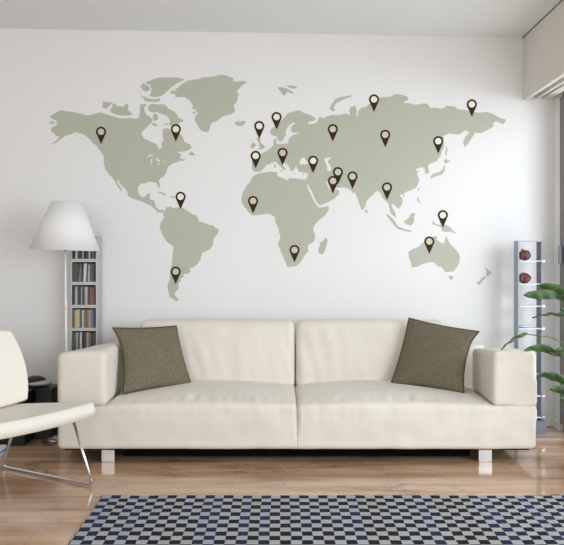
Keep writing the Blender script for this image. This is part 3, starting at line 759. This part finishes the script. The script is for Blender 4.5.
EU = D('''270.2,132 270.4,130 273,127.4 277.4,125.6 280,122.6 282.4,119.3 287.5,113.5 292,112 296.5,110.5 301,111 306,113.6 312.4,116.2 316.4,118.8 313,121 308.7,121.6 308,124.2 312,124 316.4,122.9 318.4,119 320,115.9 321.4,118.3 327.7,116 333,114.6 339.3,115.3 345.7,113.6 350.2,115.5 349,110.8 350.8,107.2 355.3,105.7 356.3,109 356.4,116 358,116.4 358.6,110.8 361.1,107.8 366.2,107 368.2,104.6 374,101 380.4,97.5 390.8,96.7 395.2,93.8 400,94.6 408.4,97.4 407.7,100.2 402.8,103 407,103 413,104.6 420.2,104.8 422.4,103.3 427.5,103.8 430.3,108 436,107.8 443.2,108.5 446.1,105.8 453.5,106.3 457.9,109.2 464,109.8 471,112 478.4,112.9 482,112.6 487.2,112.2 492,113.6 496,115.8 501,118.4 506.3,120.2 503.4,124.1 500,123 496,121.2 492.6,123.7 494,126 487.2,129.8 480.6,133.1 474.8,132.7 471.8,137.8 468.6,143 464.5,148.1 463,142.4 465.2,136.6 469.6,132.2 465.2,130.4 460,134.2 454,134 449,133.4 443.4,135.6 443.4,140.8 444.2,146 441.2,154.1 436.7,161.2 430.6,163.3 427.9,166.3 429.2,171.5 427.7,174.2 425,173.5 424.7,168.9 422.6,167.2 419,167.6 415.4,169.8 416.7,171 419.7,170.5 416.7,173.5 418.4,177 419.3,180.5 418,184 416.5,187 410,190.8 405,192.8 399.4,194.9 402.2,198 402.6,201 401.7,205 398.5,208.8 396,206.6 394.7,205 391.7,203.2 392.1,207.5 395.1,212.7 396.4,217.6 393.6,216.1 391,213 389.7,210 388.9,204.3 387,202 384.4,199.8 382.6,197.4 381.2,194.7 379.6,192.4 377.3,190.8 373,194.8 366.6,201 365.3,206 364.4,208.4 361.9,210 359.8,205.4 357.8,200 355.2,192.4 353.3,193.7 351,190.4 347.5,188.2 342,187.4 337.2,187.6 333.4,186.4 330.4,184 328,181 325.8,181.2 327.2,185 330,190 333.5,191.3 336.8,189.4 339.6,191.1 338.5,195 334,199 329.5,201.4 324,203.8 319.9,205.6 316.9,202.7 314.6,198 312.8,193.7 310,188.6 307.7,184.2 306.6,184 308.2,189 311.4,196.2 314,201 316.7,205.4 319.1,207.8 324,206.8 328.7,206.4 328.6,210 325.9,214.2 323,217 319.3,220 314.2,225.8 313.4,230.2 315.2,237.6 314.2,241.2 307.6,246.4 308.3,251.5 303.9,256.7 300.2,262.5 295.8,266.2 287.8,267.2 285.6,262.5 281.9,253.7 278.2,243.4 280.4,237.6 278.9,228.8 275.3,222.2 275.3,217 271,214.8 267.9,213.3 263,214.4 259,215 252.5,215.5 248,211.4 244.4,207 241.5,201 242.9,192.3 246,186.6 250.3,182 253.2,176.1 257.6,173.7 262,172.7 269.4,171.7 276.7,171.9 277.4,176.1 282,178 287,180.3 290.6,177.8 298.7,179 306,179.6 307.6,176.4 308.3,173.6 304,172.6 299,171.7 297.4,168.6 296.3,166 294.4,168 293.4,170.6 291,171.4 290.2,168.4 287.4,164.4 283.6,162.4 281.2,163 283.7,167 286.2,168 284.4,170.4 281,167 277.2,162.7 274.7,161.4 271,163.4 267,164.6 264.8,167 263,169.5 259.9,171.7 255.4,171.9 252.4,170.2 252,164.4 252.4,157.2 256,157.2 260.5,157.3 261.2,153.7 264,152.4 267,150.9 270.8,148.3 273.8,145 273.4,141.4 275.4,137.8 276.3,138.4 276,143.4 282.4,143.9 288.2,143 288.8,139.2 292.7,135.3 299.9,133.3 298,132.6 293.3,132.5 290.7,130.8 291.6,126.3 295.4,123.3 293.3,122.3 289.4,125 287,128 285.6,131.5 286,135.3 284,138 282.4,140.8 279.4,141.7 277.6,139.2 276.4,135.8 274,135.8 271.5,135''')
EUH = [D('299,164.2 300.4,160.8 301.6,158 304,157.3 306.8,161 309.8,162.6 308,164 304,164.4'), D('323.8,159 327,157.6 331.5,157 329.2,159.4 327.6,162.2 330.6,165.4 331,169 330.6,171.2 327,170.5 327.4,167 325.2,162.4'),
       D('366.2,106.2 366.3,106.4 366.4,106.2')][:2]
LANDS.append(('eurasia_and_africa', [EU]+EUH))
LANDS.append(('sardinia', [D('274,164.3 275.6,164.3 275.4,168 274.2,168')]))
LANDS.append(('sicily', [D('279.6,170 282.4,170 281.8,171.6 280,171')]))
LANDS.append(('crete', [D('292.8,173 295.8,173.1 295.6,173.9 293,173.8')]))
LANDS.append(('cyprus', [D('302,173.8 304.6,173.2 304,174.8 302.4,174.8')]))
LANDS.append(('madagascar', [D('325.9,237.4 327.6,240.5 326.6,245 325.2,250 323.6,253.4 321.5,254.6 318.6,253 318.4,249.3 320,245.6 319.8,242.7 323,241')]))
LANDS.append(('sri_lanka', [D('365.6,209 367.4,210.6 367.4,212.8 365.6,213 365,211')]))
LANDS.append(('sakhalin', [D('445.9,145 446.9,147.6 447.4,150.6 446.6,153 446.3,156.2 445.2,154 446,149.6')]))
LANDS.append(('hokkaido', [D('443.6,160.7 446.3,158.6 448,160.2 450.8,160.6 447,163.1 444.6,163.2')]))
LANDS.append(('honshu', [D('444.2,165 445.2,167 445,169.6 443,173.8 440,175.2 436.7,175.9 433.4,177 431.6,178.7 430,176.6 433.5,173.7 439.3,172 443,169')]))
LANDS.append(('taiwan', [D('418.2,188 419.2,187.2 419,190.4 417.8,191.4')]))
LANDS.append(('hainan', [D('402.4,195 404.2,194.4 404.8,195.6 403.4,196.8')]))
LANDS.append(('luzon', [D('417.2,197.4 418.6,197.2 418.8,200.2 421,203 420,203 417.4,201')]))
LANDS.append(('sumatra_and_java', [D('385.4,213.6 388.6,215 392,218 395.6,222.4 398.5,226.6 404,228.8 411.8,230.6 410,232 404,230.8 398.2,229.2 395,226.4 391.6,222 388.4,217.6')]))
LANDS.append(('borneo', [D('403.4,221.6 406,220 408.8,217.8 410.4,214.6 412.7,212.7 415.4,214 413.8,217 414.2,221.6 411.4,225.5 406.2,224.2')]))
LANDS.append(('new_guinea', [D('431.5,221.2 434,221.4 435.3,224.2 438,224.4 441,225 445,224.8 448.8,225.7 452.7,230.2 456.3,234 453.6,233 451.4,231.5 446.9,232.1 441,230.8 442,227.8 437.2,225.9 433.4,224.6')]))
LANDS.append(('australia', [D('408.8,251.2 413,249 419,246.4 422,243 424.6,242.6 427,239.4 430,238.6 433.2,236.5 437.4,236 436.8,239.8 440,242 443.8,244 445,240 446,235.9 448,240 450,243.7 455,248.8 458,252.4 459.7,256.3 459.4,262.5 457,267 453.8,271.5 450,271.4 446,272.3 443.6,269.6 441,266.6 439.4,266.8 437,265.8 434.6,262.8 432,262.2 427.6,262.6 423,264 418,266.6 411.4,267.4 411.4,262.7 409.4,258.6')]))
LANDS.append(('tasmania', [D('448.6,275.8 453.2,276 452.6,279 451.2,280.2 449.2,278.6')]))
LANDS.append(('new_zealand_north', [D('484.5,266.7 487,269 488.6,270.2 491.6,272 489.6,275 487.6,277.4 486.2,274.4 487,271.6')]))
LANDS.append(('new_zealand_south', [D('484.5,276 486,277.5 482.4,281.4 478.9,285.2 476.5,283.4 480,280.4')]))

wm = thing('world_map_decal', (282*0+.0, YW, .9), 'sage green vinyl world map filling the wall above the sofa', 'wall decal')
for nm, loops in LANDS:
    loops = [[wp(p) for p in coast(lp, .48 if len(lp) > 30 else .2)] for lp in loops]
    finish(nm, prism(nb(), loops, YW-.0012, YW-.0001), M['sage'], wm)

# ------------------------------------------------------------------ map pins
PINS = [(101.1, 131.8, 'b', 'over the west coast of Canada'), (175.9, 129.2, 'c', 'over eastern Canada'), (180.6, 196.8, 'c', 'on the north coast of South America'),
        (175.7, 271.6, 'b', 'on the southern tip of South America'), (259.3, 126.1, 'c', 'over Great Britain'), (276.6, 117.1, 'c', 'over Norway'),
        (255.7, 155.9, 'c', 'over Spain'), (282.6, 152.9, 'b', 'over Italy'), (253.1, 201, 'b', 'on the west coast of Africa'), (313.1, 160.8, 'c', 'just right of the Black Sea'),
        (337.9, 172.1, 'b', 'partly hidden behind the pin on the Persian Gulf'), (333, 181, 'b', 'overlapping another pin on the Persian Gulf'), (352.5, 176.5, 'b', 'over the coast left of India'),
        (332.8, 129.2, 'b', 'inland in western Russia'), (374, 99.5, 'c', 'on the northern Siberian coast'), (385.2, 134.8, 'b', 'inland in the middle of Siberia'),
        (471.8, 104.4, 'c', 'at the far north-east of Siberia, top right'), (438.2, 141.2, 'c', 'on the coast left of Sakhalin'), (387, 187.4, 'b', 'on the coast between India and Thailand'),
        (442.8, 215.2, 'c', 'above New Guinea'), (429.3, 241.5, 'b', 'on the north of Australia'), (294.5, 250, 'b', 'on the south of Africa')]
for i, (cx, cy, t, where) in enumerate(PINS):
    Rr, ri, dep = 5.1, 3.2, 12.6
    th = math.acos(Rr/dep)-.16
    lp = []
    for k in range(33):
        a = th + (2*math.pi-2*th)*k/32        # angle measured from straight down
        lp.append((cx+Rr*math.sin(a), cy+Rr*math.cos(a)))
    lp.append((cx, cy+dep))
    hole = [(cx+ri*math.sin(2*math.pi*k/28), cy+ri*math.cos(2*math.pi*k/28)) for k in range(28)]
    lay = .0016 if i != 11 else .0030
    y0, y1 = YW-lay-.0009, YW-lay
    tone = 'cream' if t == 'c' else 'beige'
    org = ((cx-282)*K, YW-lay, EYE-(cy+dep-240)*K)
    o = finish('map_pin', prism(nb(), [[wp(p) for p in lp], [wp(p) for p in hole]], y0, y1), M['pin'], None, origin=org)
    tag(o, f'brown map pin sticker with {tone} centre {where}', 'pin sticker', 'map pin stickers on the world map')
    bm = nb(); prism(bm, [[wp(p) for p in hole]], y0+.0003, y1)
    d = finish('pin_disc', bm, M['cream' if t == 'c' else 'beige'], o); d['label'] = f'{tone} centre disc'
